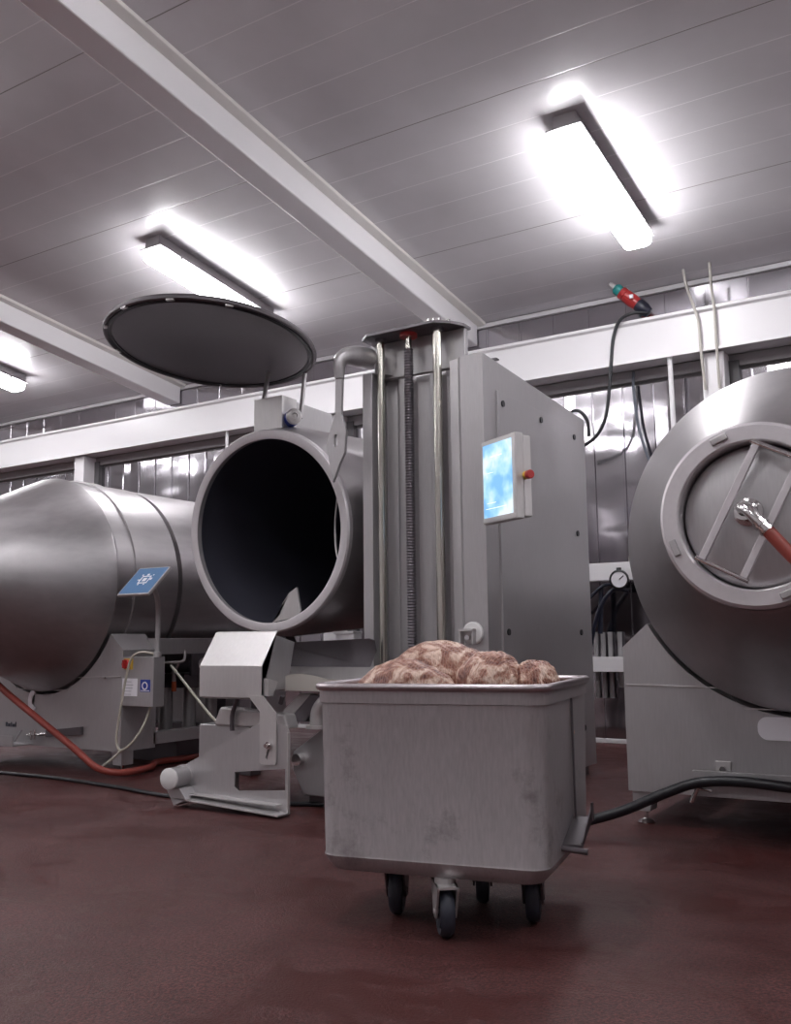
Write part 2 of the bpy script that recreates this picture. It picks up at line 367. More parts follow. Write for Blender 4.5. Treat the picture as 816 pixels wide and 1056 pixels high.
# roof beams square to the wall, with flashing strips along the ceiling
def roof_beam(n, xc):
    bm = bmn()
    def sec(x0, x1, dz0, dz1, y0=Y0, y1=7.6):
        vs = []
        for y in (y0, y1):
            vs.append([bm.verts.new((x, y, cz(y)+d)) for x, d in ((x0, dz0), (x1, dz0), (x1, dz1), (x0, dz1))])
        a, b = vs
        for i in range(4): bm.faces.new((a[i], a[(i+1) % 4], b[(i+1) % 4], b[i]))
        bm.faces.new(a[::-1]); bm.faces.new(b)
    sec(xc-.1, xc+.1, -.215, .01)
    o = struct(obj('trim_%d' % n, bm, ROOFW, bevel=.012))
    bm = bmn()
    sec(xc+.1, xc+.185, -.03, .0); sec(xc-.185, xc-.1, -.03, .0)
    struct(obj('trim_%d' % (n+10), bm, FLASH, bevel=.006))
for i, xc in enumerate((-3.94, -7.72, -11.5, -.16, 3.6)): roof_beam(4+i, xc)
# posts of the wall
for i, xc in enumerate((-1.70, -5.38, -9.06, -12.74)):
    bm = bmn(); box(bm, xc-.085, xc+.085, 7.40, 7.60, 0, 3.05); struct(obj('trim_%d' % (20+i), bm, WHITE, bevel=.006))
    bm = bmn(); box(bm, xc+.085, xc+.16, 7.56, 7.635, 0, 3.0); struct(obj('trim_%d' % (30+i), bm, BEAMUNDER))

# ---------------------------------------------------------------- lamps
def lamp(x, y, label, grp='long fluorescent lamps on the ceiling'):
    t = thing('ceiling_light', label, 'light', (x, y, cz(y)), (-SLA, 0, 0), grp)
    bm = bmn(); box(bm, -.078, .078, -.72, .72, -.096, -.001)
    box(bm, -.118, .118, -.735, .735, -.108, -.096)
    obj('housing', bm, GREYP, t, local=True, bevel=.006)
    bm = bmn(); pts = rrect(.205, 1.44, .035, 4)
    A = [bm.verts.new((p[0], p[1], -.108)) for p in pts]; B = [bm.verts.new((p[0], p[1], -.172)) for p in pts]
    C = [bm.verts.new((p[0]*.86, p[1]*.985, -.190)) for p in pts]
    n = len(pts)
    for P, Q in ((A, B), (B, C)):
        for i in range(n): bm.faces.new((P[i], P[(i+1) % n], Q[(i+1) % n], Q[i]))
    bm.faces.new(A); bm.faces.new(C[::-1])
    obj('diffuser', bm, LENS, t, local=True, smooth=True)
    for yy in (-.5, .5):
        for s in (-1, 1):
            bm = bmn(); box(bm, s*.112-.005, s*.112+.008, yy-.012, yy+.012, -.125, -.096); obj('clip', bm, GREYP, t, local=True)
lamp(-2.0, 5.92, 'bright ceiling lamp at upper right, above the wall socket plug')
lamp(-5.46, 5.82, 'bright ceiling lamp half hidden behind the raised round lid')
lamp(-9.14, 5.92, 'bright ceiling lamp at the left edge of the picture, farthest from the tower')
OUT = 'ceiling lamps beyond the edges of the picture'
for y, row in ((2.25, 'above the trolley row'), (-1.45, 'behind the camera')):
    for x, col in ((1.6, 'farthest right'), (-2.03, 'second from the right'), (-5.6, 'in the middle'), (-9.3, 'second from the left'), (-13.0, 'farthest left')):
        lamp(x, y, 'unseen ceiling lamp %s, %s of its row' % (row, col), OUT)
lamp(1.6, 5.92, 'lit ceiling lamp out of view over the right drum machine', OUT)
lamp(-13.0, 5.92, 'lit ceiling lamp out of view beyond the left drum machine', OUT)

# ---------------------------------------------------------------- vacuum tumblers (left and right)
AZ = 1.265
def tumbler(ax, label):
    t = thing('tumbler_drum_machine', label, 'machine', (ax, 4.9, 0))
    m = Matrix.Translation((ax, 0, AZ)) @ Matrix.Rotation(-PI/2, 4, 'X')   # local z -> +Y
    prof = [(.30, 3.53), (.335, 3.51), (.345, 3.52)]
    for k in range(0, 11):
        u = k/10; prof.append((.36+(.742-.36)*(u**.93), 3.545+(4.33-3.545)*u))
    prof += [(.746, 4.345), (.742, 4.36), (.742, 4.50), (.754, 4.503), (.754, 4.60), (.742, 4.603), (.742, 4.90), (.70, 4.902), (.70, 4.945), (.738, 4.950),
             (.738, 6.25), (.72, 6.30), (.35, 6.62), (0, 6.66)]
    bm = bmn(); lathe(bm, prof, m, 128); drum = obj('drum', bm, S_DRUM, t, smooth=True, angle=14)
    # front ring
    bm = bmn(); lathe(bm, [(.262, 3.49), (.262, 3.455), (.268, 3.45), (.318, 3.45), (.330, 3.46), (.330, 3.535), (.262, 3.55)], m, 96, closed=True)
    obj('mouth_ring', bm, S_RING, t, smooth=True, angle=25)
    bm = bmn(); lathe(bm, [(0, 3.475), (.09, 3.478), (.235, 3.495), (.25, 3.505), (.256, 3.52), (.256, 3.54), (0, 3.54)], m, 96)
    lid = obj('mouth_lid', bm, S_BODY, t, smooth=True, angle=40)
    # locking frame: two long straps joined by round bars
    c = Vector((ax-.008, 3.44, AZ+.012)); R = Matrix.Translation(c) @ Matrix.Rotation(math.radians(28), 4, 'Y')
    for s in (-1, 1):
        bm = bmn(); prism(bm, [(s*.078-.013, -.225), (s*.078+.013, -.225), (s*.078+.013, .225), (s*.078-.013, .225)], -.012, .006, 'y', m=R)
        obj('clamp_strap', bm, S_RING, t, bevel=.002)
        bm = bmn(); cyl(bm, R @ Vector((-.10, -.006, s*.226)), R @ Vector((.10, -.006, s*.226)), .009, seg=16)
        obj('clamp_bar', bm, S_CHROME, t, smooth=True)
    for a in range(4):
        an = math.radians(20+90*a)
        p = Vector((ax+.296*math.cos(an), 3.45, AZ+.296*math.sin(an)))
        bm = bmn(); box(bm, -.03, .03, -.012, .004, -.012, .012, Matrix.Translation(p) @ Matrix.Rotation(-an+PI/2, 4, 'Y'))
        obj('ring_lug', bm, S_BODY, t, bevel=.003)
    # hub
    bm = bmn(); lathe(bm, [(0, 3.42), (.030, 3.42), (.036, 3.425), (.036, 3.448), (.05, 3.452), (.05, 3.475), (0, 3.475)], Matrix.Translation((-.018, 0, .01)) @ m, 40)
    obj('hub', bm, S_CHROME, t, smooth=True)
    # pedestals (front and rear) with the saddle cut
    def saddle(y0, y1):
        px = math.sqrt(.768**2-.358**2); pz = AZ-.358
        a0 = math.atan2(-.358, -px); a1 = math.atan2(-.358, px)
        top = [(ax-.80, .80), (ax-px, pz)]
        n = 36; b0 = a0 % (2*PI); b1 = a1 % (2*PI)
        for k in range(1, n):
            a = b0+(b1-b0)*k/n; top.append((ax+.768*math.cos(a), AZ+.768*math.sin(a)))
        top += [(ax+px, pz), (ax+.80, .80)]
        bm = bmn(); rows = []
        for y in (y0, y1):
            rows.append(([bm.verts.new((x, y, z)) for x, z in top], [bm.verts.new((x, y, .15)) for x, z in top]))
        (tA, bA), (tB, bB) = rows
        for k in range(len(top)-1):
            for q in ((bA[k], bA[k+1], tA[k+1], tA[k]), (bB[k+1], bB[k], tB[k], tB[k+1]), (tA[k], tA[k+1], tB[k+1], tB[k]), (bA[k+1], bA[k], bB[k], bB[k+1])): bm.faces.new(q)
        bm.faces.new((bA[0], tA[0], tB[0], bB[0])); bm.faces.new((tA[-1], bA[-1], bB[-1], tB[-1]))
        return bm
    obj('front_pedestal', saddle(4.36, 4.66), S_BODY, t)
    obj('rear_pedestal', saddle(5.75, 6.05), S_BODY, t)
    # folded saddle panel seam
    bm = bmn()
    arc = [(ax+.80*math.cos(a), AZ+.80*math.sin(a)) for a in [math.radians(234+72*k/16) for k in range(17)]]
    poly = [(ax-.79, .632), (ax-.36, .622), (ax-.27, .535), (ax+.27, .535), (ax+.36, .622), (ax+.79, .632), (ax+.79, .626), (ax+.355, .616), (ax+.265, .529), (ax-.265, .529), (ax-.355, .616), (ax-.79, .626)]
    prism(bm, poly, 4.355, 4.362, 'y'); obj('panel_fold', bm, S_SHEET, t, bevel=.001)
    for s in (-1, 1):
        bm = bmn(); box(bm, ax+s*.76-.05, ax+s*.76+.05, 4.64, 5.77, .765, .875)
        box(bm, ax+s*.76-.04, ax+s*.76+.04, 4.64, 5.77, .17, .25)
        obj('side_beam', bm, S_BODY, t, bevel=.004)
        bm = bmn(); box(bm, ax+s*.80-.012, ax+s*.80+.012, 4.98, 5.62, .61, .77); obj('side_panel', bm, S_DARK, t, bevel=.003)
        bm = bmn(); prism(bm, rrect(.5, .085, .04, 6, 5.3, .692), ax+s*.812-.002, ax+s*.812+.004, 'x'); obj('slot_plate', bm, S_SHEET, t)
        for yy in (4.42, 5.92):
            bm = bmn()
            prism(bm, [(ax+s*.79, .155), (ax+s*.69, .155), (ax+s*.71, .06), (ax+s*.79, .06)], yy-.04, yy+.06, 'y')
            lg = obj('leg', bm, S_BODY, t, bevel=.003)
            bm = bmn(); cyl(bm, (ax+s*.745, yy+.01, .014), (ax+s*.745, yy+.01, .065), .010, seg=14)
            lathe(bm, [(0, 0), (.038, 0), (.040, .006), (.030, .016), (.012, .022), (0, .022)], Matrix.Translation((ax+s*.745, yy+.01, 0)), 28)
            obj('levelling_foot', bm, S_CHROME, lg, smooth=True)
    # drive rollers carrying the drum
    for s in (-1, 1):
        for yy in (4.75, 5.6):
            an = math.radians(-90+s*38); rr = .742+.055
            p = Vector((ax+rr*math.cos(an), yy, AZ+rr*math.sin(an)))
            bm = bmn(); cyl(bm, p-Vector((0, .05, 0)), p+Vector((0, .05, 0)), .052, seg=28); obj('support_roller', bm, WHEELR, t, smooth=True)
            bm = bmn(); box(bm, p.x-.02, p.x+.02, yy-.07, yy+.07, .2, p.z-.03); obj('roller_stand', bm, S_DARK, t)
    bm = bmn(); box(bm, ax-.72, ax+.72, 4.66, 4.76, .17, .21); box(bm, ax-.72, ax+.72, 5.60, 5.75, .17, .21); obj('base_frame', bm, S_DARK, t)
    return t
TR = tumbler(-.684, 'large steel cone-nosed drum machine at right with red hose on its mouth')
TL = tumbler(-5.642, 'large steel cone-nosed drum machine at far left, beside the blue sign')

# extras of the right tumbler
bm = bmn(); prism(bm, rrect(.60, .098, .042, 7, -.60, .452), 4.352, 4.361, 'y'); obj('white_slot_plate', bm, LABELW, TR, bevel=.001)
bm = bmn()
prism(bm, [(4.10, .19), (4.36, .19), (4.36, .196), (4.106, .196), (4.106, .292), (4.10, .292)], -1.12, .10, 'x')
prism(bm, [(4.10, .292), (4.125, .292), (4.125, .286), (4.106, .286)], -1.12, .10, 'x')
tray = obj('hose_tray', bm, S_BODY, TR, bevel=.001)
bm = bmn(); box(bm, -1.085, -1.02, 4.348, 4.36, .235, .305); pl = obj('mounting_plate', bm, S_SHEET, TR, bevel=.002)
bm = bmn(); cyl(bm, (-1.052, 4.33, .272), (-1.052, 4.349, .272), .014, seg=6); obj('bolt', bm, S_CHROME, pl)
bm = bmn(); cyl(bm, (-1.125, 4.085, .165), (-1.085, 4.085, .25), .010, seg=12); cyl(bm, (-1.10, 4.085, .225), (-1.04, 4.09, .215), .007, seg=10)
obj('locking_pin', bm, S_CHROME, TR, smooth=True)
# extras of the left tumbler
bm = bmn(); prism(bm, [(-5.20, .245), (-5.20, .297), (-5.55, .262), (-5.55, .215)], 4.33, 4.36, 'y'); obj('latch_bar', bm, S_DARK, TL, bevel=.002)
bm = bmn(); cyl(bm, (-5.54, 4.335, .236), (-5.74, 4.335, .222), .010, seg=12); cyl(bm, (-5.66, 4.33, .195), (-5.66, 4.33, .262), .008, seg=10)
cyl(bm, (-5.70, 4.33, .19), (-5.70, 4.33, .25), .008, seg=10); cyl(bm, (-5.86, 4.32, .175), (-5.79, 4.32, .25), .006, seg=10)
obj('latch_rod', bm, S_CHROME, TL, smooth=True)
bm = bmn(); prism(bm, [(4.20, .155), (4.36, .155), (4.36, .162), (4.206, .162), (4.206, .225), (4.20, .225)], -6.5, -5.72, 'x'); obj('hose_tray', bm, S_BODY, TL, bevel=.001)
bm = bmn(); cr = [(-5.728+.052*math.cos(a), .455+.07*math.sin(a)) for a in [math.radians(75+210*k/10) for k in range(11)]]
cr2 = [(-5.70+.035*math.cos(a), .455+.045*math.sin(a)) for a in [math.radians(285-210*k/10) for k in range(11)]]
prism(bm, cr+cr2, 4.353, 4.361, 'y'); obj('crescent_sticker', bm, LABELW, TL)
bm = bmn()
for k, (a, b, h) in enumerate(((0, .018, .03), (.026, .05, .022), (.06, .066, .032), (.075, .10, .02), (.108, .114, .034))):
    box(bm, -6.02+a, -6.02+b, 4.356, 4.361, .268, .268+h)
obj('worn_marking', bm, INK, TL)
bm = bmn(); cyl(bm, (-5.0, 4.36, .62), (-5.0, 4.352, .62), .008, seg=12); obj('rivet', bm, S_CHROME, TL)

# control box and sign on the left tumbler's corner
cb = thing('control_box', 'grey switch box with paper label on left machine, below the blue sign', 'control box', (-4.70, 4.42, .44))
bm = bmn(); box(bm, -4.848, -4.56, 4.36, 4.46, .44, .755); obj('case', bm, S_BODY, cb, bevel=.005)
bm = bmn(); box(bm, -4.826, -4.746, 4.354, 4.361, .675, .745); sw = obj('switch_plate', bm, YEL, cb, bevel=.002)
bm = bmn(); cyl(bm, (-4.797, 4.354, .71), (-4.797, 4.335, .71), .030, seg=28); box(bm, -4.804, -4.790, 4.318, 4.336, .684, .736); obj('rotary_switch', bm, REDP, sw, bevel=.002)
bm = bmn(); box(bm, -4.838, -4.702, 4.357, 4.361, .505, .618); lb = obj('paper_label', bm, LABELW, cb)
bm = bmn()
for k in range(5): box(bm, -4.826, -4.826+random.uniform(.06, .11), 4.3555, 4.3575, .515+k*.020, .518+k*.020)
obj('label_print', bm, INKG, lb)
bm = bmn(); box(bm, -4.672, -4.585, 4.357, 4.361, .535, .612); bl = obj('blue_label', bm, BLUEP, cb)
bm = bmn(); lathe(bm, [(.018, 0), (.026, 0), (.026, .002), (.018, .002)], Matrix.Translation((-4.63, 4.356, .573)) @ Matrix.Rotation(PI/2, 4, 'X'), 24, closed=True)
box(bm, -4.667, -4.59, 4.3555, 4.3575, .540, .545)
obj('label_print', bm, LABELW, bl)
sg = thing('sign_stand', 'tilted blue panel on a bent grey post at the left machine', 'control panel', (-4.58, 4.41, .755))
bm = bmn(); tube(bm, [(-4.58, 4.41, .755), (-4.58, 4.41, .90), (-4.57, 4.40, 1.03), (-4.52, 4.34, 1.12), (-4.46, 4.26, 1.17), (-4.45, 4.22, 1.22)], .0165, 16)
lathe(bm, [(.0165, 0), (.026, 0), (.024, .03), (.0165, .034)], Matrix.Translation((-4.58, 4.41, .755)), 24)
obj('post', bm, S_BODY, sg, smooth=True)
p0 = Vector((-4.625, 4.10, 1.142)); ux = Vector((1, 0, 0)); uy = Vector((0, .2, .193)).normalized(); un = ux.cross(uy)
SM = Matrix((ux, uy, un)).transposed().to_4x4(); SM.translation = p0
bm = bmn(); box(bm, 0, .275, 0, .256, -.02, 0, SM); pn = obj('panel', bm, S_SHEET, sg, bevel=.003)
bm = bmn(); box(bm, .009, .266, .010, .246, 0, .0015, SM); obj('blue_face', bm, SIGNB, sg)
bm = bmn()
for (a, b, c, d) in ((.10, .18, .10, .108), (.10, .108, .10, .17), (.172, .18, .10, .17), (.10, .18, .162, .17), (.125, .155, .12, .15), (.08, .098, .13, .138), (.184, .20, .13, .15), (.13, .15, .174, .19), (.088, .10, .175, .185), (.185, .195, .172, .18), (.11, .12, .085, .096), (.16, .17, .085, .096)):
    box(bm, a, b, c, d, .0012, .0028, SM)
obj('sign_print', bm, LABELW, sg)

# pumps and pipes beneath the left drum
pu = thing('vacuum_pump', 'cluster of upright filter cylinders in the dark under the left drum', 'pump', (-5.25, 5.25, 0))
bm = bmn(); box(bm, -5.5, -5.0, 5.02, 5.5, 0, .17); obj('pump_base', bm, S_DARK, pu, bevel=.004)
bm = bmn(); box(bm, -5.34, -4.98, 5.06, 5.45, .52, .62); obj('filter_head', bm, S_DARK, pu, bevel=.005)
for x, y in ((-5.22, 5.12), (-5.12, 5.26), (-5.04, 5.40)):
    bm = bmn(); cyl(bm, (x, y, .17), (x, y, .53), .05, seg=28); obj('filter_cylinder', bm, S_BODY, pu, smooth=True)
bm = bmn(); tube(bm, [(-4.98, 5.0, .70), (-5.0, 4.98, .64), (-5.0, 4.98, .56)], .015, 12); obj('elbow_pipe', bm, S_BODY, pu, smooth=True)
bm = bmn(); cyl(bm, (-5.0, 4.98, .50), (-5.0, 4.98, .57), .018, seg=16); obj('orange_collar', bm, ORANGE, pu, smooth=True)
hk = bmn(); tube(hk, [(-4.86, 4.68, .71), (-4.82, 4.80, .71), (-4.80, 4.87, .72), (-4.80, 4.88, .79)], .009, 10); tag(obj('hose_hook', hk, S_SHEET, smooth=True), 'small bent metal hook beside the grey switch box', 'hook')
def hose(name, pts, r, mt, label, cat='hose', seg=14):
    bm = bmn(); tube(bm, pts, r, seg); return tag(obj(name, bm, mt, smooth=True), label, cat)
hose('cable_loop', [(-4.60, 4.40, .775), (-4.66, 4.34, .785), (-4.725, 4.325, .745), (-4.77, 4.325, .62), (-4.815, 4.325, .42), (-4.85, 4.33, .25), (-4.835, 4.33, .185), (-4.80, 4.33, .165), (-4.73, 4.34, .205), (-4.67, 4.36, .28), (-4.645, 4.39, .36), (-4.64, 4.42, .445)], .008, BEIGEH, 'cream cable hanging in a long loop in front of the switch box', 'cable')
hose('short_cable', [(-4.80, 4.33, .165), (-4.86, 4.31, .11), (-4.93, 4.29, .06)], .008, BEIGEH, 'short cream cable end touching the red hose near the floor', 'cable')
hose('grey_cable', [(-4.80, 4.75, .69), (-4.62, 4.72, .56), (-4.40, 4.66, .42), (-4.22, 4.58, .345)], .009, BEIGEH, 'pale cable running down from the hook behind the sheet-metal hood', 'cable')
hose('red_hose', [(-6.35, 4.08, .98), (-6.05, 4.08, .77), (-5.74, 4.10, .56), (-5.33, 4.13, .34), (-5.05, 4.18, .17), (-4.90, 4.22, .065), (-4.80, 4.30, .03), (-4.76, 4.42, .03), (-4.83, 4.62, .03), (-4.97, 4.80, .03), (-4.96, 5.05, .03), (-4.94, 5.6, .03)], .022, REDH, 'red hose drooping across the left machine to the floor', 'hose')
hose('floor_cable', [(-7.6, 3.95, .012), (-6.6, 4.02, .012), (-5.61, 4.034, .012), (-5.035, 4.037, .012), (-4.423, 3.96, .012), (-3.862, 3.868, .012), (-3.3, 3.95, .012), (-2.9, 4.1, .012)], .012, BLACKR, 'thin black cable lying on the red floor at left', 'cable')

# ---------------------------------------------------------------- open drum in the middle
AX = -3.681; AZM = 1.508; tb = -.07
md = thing('open_mixing_drum', 'open-mouthed steel drum in the middle with a dark interior', 'machine', (AX, 5.2, 0))
nrm = Vector((0, -math.cos(tb), math.sin(tb))); back = -nrm
MM = axis_mat((AX, 4.4, AZM), back)
bm = bmn(); lathe(bm, [(.555, 0), (.566, -.004), (.606, -.004), (.615, .006), (.615, .035), (.560, .04)], MM, 128, closed=True); obj('mouth_ring', bm, S_RING, md, smooth=True, angle=25)
bm = bmn(); lathe(bm, [(.600, .03), (.614, .035), (.640, .12), (.650, .20), (.650, 1.75), (.60, 1.85), (.3, 1.98), (0, 2.0)], MM, 128); obj('drum_shell', bm, S_DRUM, md, smooth=True, angle=25)
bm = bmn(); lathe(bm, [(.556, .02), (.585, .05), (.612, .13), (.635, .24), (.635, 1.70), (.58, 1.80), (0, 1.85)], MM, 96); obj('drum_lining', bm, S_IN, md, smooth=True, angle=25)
# edge of the spiral vane deep inside on the right
bm = bmn(); tube(bm, [(-3.22, 4.62, 1.86), (-3.30, 4.64, 1.76), (-3.345, 4.66, 1.62), (-3.35, 4.66, 1.48), (-3.32, 4.64, 1.35), (-3.25, 4.62, 1.24)], .007, 8)
obj('spiral_vane', bm, S_SHEET, md, smooth=True)
bm = bmn(); prism(bm, [(-3.655, .958), (-3.60, 1.00), (-3.58, 1.07), (-3.53, 1.13), (-3.475, 1.16), (-3.445, 1.02), (-3.46, .99)], 4.44, 4.455, 'y'); vt = obj('vane_tip', bm, S_SHEET, md)
# housing box on top, with hinge
bm = bmn(); box(bm, -3.825, -3.60, 4.45, 4.60, 2.13, 2.348); obj('hinge_box', bm, S_SHEET, md, bevel=.004)
bm = bmn(); prism(bm, [(4.60, 2.16), (4.60, 2.335), (4.98, 2.33), (4.98, 2.16)], -3.80, -3.602, 'x'); obj('rear_cover', bm, S_BODY, md, bevel=.004)
bm = bmn(); cyl(bm, (-3.602, 4.53, 2.205), (-3.545, 4.49, 2.205), .048, seg=32); obj('blue_bushing', bm, BLUEP, md, smooth=True)
bm = bmn(); lathe(bm, [(0, 0), (.03, 0), (.042, .008), (.048, .02), (.048, .045), (.04, .055), (.018, .06), (.015, .052), (0, .052)], axis_mat((-3.55, 4.495, 2.205), (.75, -.66, 0)), 36); obj('hinge_hub', bm, S_SHEET, md, smooth=True)
LC = Vector((-3.825, 4.06, 2.585)); LN = Vector((0, -math.cos(-1.427), math.sin(-1.427)))
LM = axis_mat(LC, -LN)
bm = bmn(); cyl(bm, (-3.535, 4.55, 2.21), (-3.535, 4.60, 2.55), .014, seg=16); obj('lid_arm', bm, S_BODY, md, smooth=True)
bm = bmn(); cyl(bm, (-3.79, 4.50, 2.34), (-3.79, 4.55, 2.55), .014, seg=16); obj('lid_arm', bm, S_BODY, md, smooth=True)
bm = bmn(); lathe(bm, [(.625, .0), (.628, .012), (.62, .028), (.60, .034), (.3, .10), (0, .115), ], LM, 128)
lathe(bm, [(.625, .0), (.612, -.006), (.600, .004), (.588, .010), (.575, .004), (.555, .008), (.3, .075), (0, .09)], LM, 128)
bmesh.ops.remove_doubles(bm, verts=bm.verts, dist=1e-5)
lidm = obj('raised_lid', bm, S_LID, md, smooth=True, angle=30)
bm = bmn(); lathe(bm, [(.575, .0045), (.588, .0105), (.600, .0045), (.600, -.004), (.588, .002), (.575, -.003)], LM, 128, closed=True); obj('lid_seal', bm, BLACKR, md, smooth=True)
for a in (200, 232, 262, 292, 322):
    v = LM @ Vector((0, 0, 0))
    best = None
    an = math.radians(a); p = LC+Vector((math.cos(an)*.606, 0, 0))+(Vector((0, math.sin(an)*.606, math.sin(an)*.606*-.145)))
    bm = bmn(); box(bm, -.022, .022, -.010, .010, -.010, .006, Matrix.Translation(p) @ Matrix.Rotation(an+PI/2, 4, 'Z')); obj('lid_clip', bm, S_SHEET, md, bevel=.002)
# stand beneath
bm = bmn()
for y in (4.75, 5.95):
    box(bm, AX-.5, AX+.5, y, y+.1, .72, .84); box(bm, AX-.5, AX-.4, y, y+.1, 0, .73); box(bm, AX+.4, AX+.5, y, y+.1, 0, .73)
box(bm, AX-.5, AX-.4, 4.75, 6.05, .72, .84); box(bm, AX+.4, AX+.5, 4.75, 6.05, .72, .84)
obj('stand_frame', bm, S_DARK, md, bevel=.004)
for s in (-1, 1):
    bm = bmn(); prism(bm, [(AX+s*.5, .83), (AX+s*.30, .83), (AX+s*.42, 1.03), (AX+s*.5, 1.03)], 5.0, 5.1, 'y'); obj('saddle_block', bm, S_DARK, md)

# ---------------------------------------------------------------- tower
tw = thing('lift_tower', 'tall steel lifting tower with vertical rods and a bolted side door', 'machine', (-2.58, 5.1, 0))
def tz(y): return 2.362-(y-4.4)*.0575
plan = [(-2.97, 4.40), (-2.905, 4.40), (-2.905, 4.56), (-2.84, 4.58), (-2.80, 4.52), (-2.735, 4.52), (-2.71, 4.58), (-2.62, 4.58), (-2.59, 4.52), (-2.535, 4.52), (-2.51, 4.57), (-2.44, 4.57),
        (-2.42, 4.44), (-2.36, 4.425), (-2.335, 4.40), (-2.20, 4.40), (-2.20, 5.88), (-2.97, 5.88)]
bm = bmn()
A = [bm.verts.new((x, y, .06)) for x, y in plan]; B = [bm.verts.new((x, y, tz(y))) for x, y in plan]; n = len(plan)
for i in range(n): bm.faces.new((A[i], A[(i+1) % n], B[(i+1) % n], B[i]))
bm.faces.new(A[::-1]); f = bm.faces.new(B); bmesh.ops.triangulate(bm, faces=[f])
obj('housing', bm, S_BODY, tw, bevel=.003)
bm = bmn(); box(bm, -2.93, -2.24, 4.46, 5.84, 0, .07); obj('plinth', bm, S_DARK, tw)
bm = bmn(); prism(bm, [(-2.95, 4.50), (-2.40, 4.50), (-2.355, 4.50), (-2.355, 4.54), (-2.95, 4.54)], 2.34, 2.555, 'z'); obj('mast_head', bm, S_BODY, tw, bevel=.003)
bm = bmn(); prism(bm, [(-2.97, 4.40), (-2.90, 4.335), (-2.46, 4.335), (-2.385, 4.40), (-2.345, 4.48), (-2.345, 4.56), (-2.97, 4.56)], 2.555, 2.572, 'z'); obj('top_plate', bm, S_DARK, tw, bevel=.002)
for x, y in ((-2.44, 4.37), (-2.47, 4.36), (-2.50, 4.355), (-2.41, 4.42)):
    bm = bmn(); cyl(bm, (x, y, 2.572), (x, y, 2.588), .010, seg=10); obj('bolt', bm, S_CHROME, tw)
for x, r in ((-2.858, .022), (-2.488, .025)):
    bm = bmn(); cyl(bm, (x, 4.425, .20), (x, 4.425, 2.556), r, seg=32); obj('guide_rod', bm, S_ROD, tw, smooth=True)
    bm = bmn(); cyl(bm, (x, 4.425, 2.535), (x, 4.425, 2.556), r+.012, seg=32); obj('rod_collar', bm, S_DARK, tw, smooth=True)
# threaded screw
bm = bmn(); prof = []
z = .2
while z < 2.47:
    prof += [(.021, z), (.0275, z+.004), (.0275, z+.008), (.021, z+.012)]; z += .016
lathe(bm, [(0, .2)]+prof+[(0, 2.475)], Matrix.Translation((-2.672, 4.425, 0)), 20); obj('lead_screw', bm, S_DARK, tw, smooth=True, angle=60)
bm = bmn(); cyl(bm, (-2.672, 4.425, 2.47), (-2.672, 4.425, 2.54), .019, seg=20); obj('screw_end', bm, S_ROD, tw, smooth=True)
bm = bmn(); lathe(bm, [(.018, 2.535), (.05, 2.535), (.05, 2.556), (.018, 2.556)], Matrix.Translation((-2.672, 4.425, 0)), 28, closed=True); obj('red_collar', bm, REDP, tw, smooth=True)
# side door with bolts
bm = bmn(); box(bm, -2.2005, -2.187, 4.552, 5.715, .22, 2.185); door = obj('side_door', bm, S_BODY, tw, bevel=.002)
for y, z in ((4.61, 2.12), (5.13, 2.13), (5.655, 2.12), (4.61, 1.50), (5.655, 1.50), (4.61, .88), (5.655, .88), (4.61, .30), (5.655, .30)):
    bm = bmn(); cyl(bm, (-2.188, y, z), (-2.180, y, z), .018, seg=20); obj('door_bolt', bm, BLACKR, door)
bm = bmn(); cyl(bm, (-2.21, 4.56, 2.34), (-2.21, 4.56, 2.368), .009, seg=10); box(bm, -2.225, -2.19, 4.55, 4.59, 2.36, 2.368); obj('lifting_lug', bm, S_DARK, tw)
# round fitting low on the front
FM = axis_mat((-2.285, 4.40, .876), (0, -1, 0))
bm = bmn(); lathe(bm, [(0, 0), (.058, 0), (.058, .014), (.052, .02), (0, .02)], FM, 48); ff = obj('round_flange', bm, WPLAST, tw, smooth=True)
bm = bmn(); box(bm, -2.345, -2.262, 4.34, 4.385, .885, .898); box(bm, -2.345, -2.335, 4.345, 4.385, .82, .89); box(bm, -2.272, -2.262, 4.345, 4.385, .82, .89); obj('bracket', bm, S_SHEET, ff)
bm = bmn(); cyl(bm, (-2.30, 4.384, .853), (-2.30, 4.35, .853), .013, seg=14); obj('knob', bm, S_CHROME, ff, smooth=True)
# swing arm: elbow from the left cheek and a flat paddle
bm = bmn(); tube(bm, [(-2.95, 4.45, 2.46), (-2.975, 4.37, 2.46), (-3.005, 4.29, 2.445), (-3.022, 4.25, 2.40), (-3.022, 4.25, 2.31)], .04, 20, radii=lambda u: .062-.036*max(0, u-.3)/.7)
obj('arm_elbow', bm, S_BODY, tw, smooth=True)
bm = bmn(); prism(bm, [(-3.046, 2.33), (-3.000, 2.33), (-3.008, 2.10), (-2.975, 2.00), (-2.985, 1.88), (-3.02, 1.82), (-3.065, 1.72), (-3.11, 1.93), (-3.085, 2.02), (-3.05, 2.10)], 4.24, 4.262, 'y', holes=[rrect(.022, .07, .010, 4, -3.045, 1.955)])
obj('arm_paddle', bm, S_BODY, tw, bevel=.002)
hose('tower_cable', [(-2.40, 5.886, 2.2), (-2.30, 5.90, 2.34), (-2.235, 5.905, 2.345), (-2.185, 5.91, 2.27), (-2.18, 5.91, 2.17)], .012, BLACKR, 'short black cable curling over the top rear corner of the tower', 'cable')

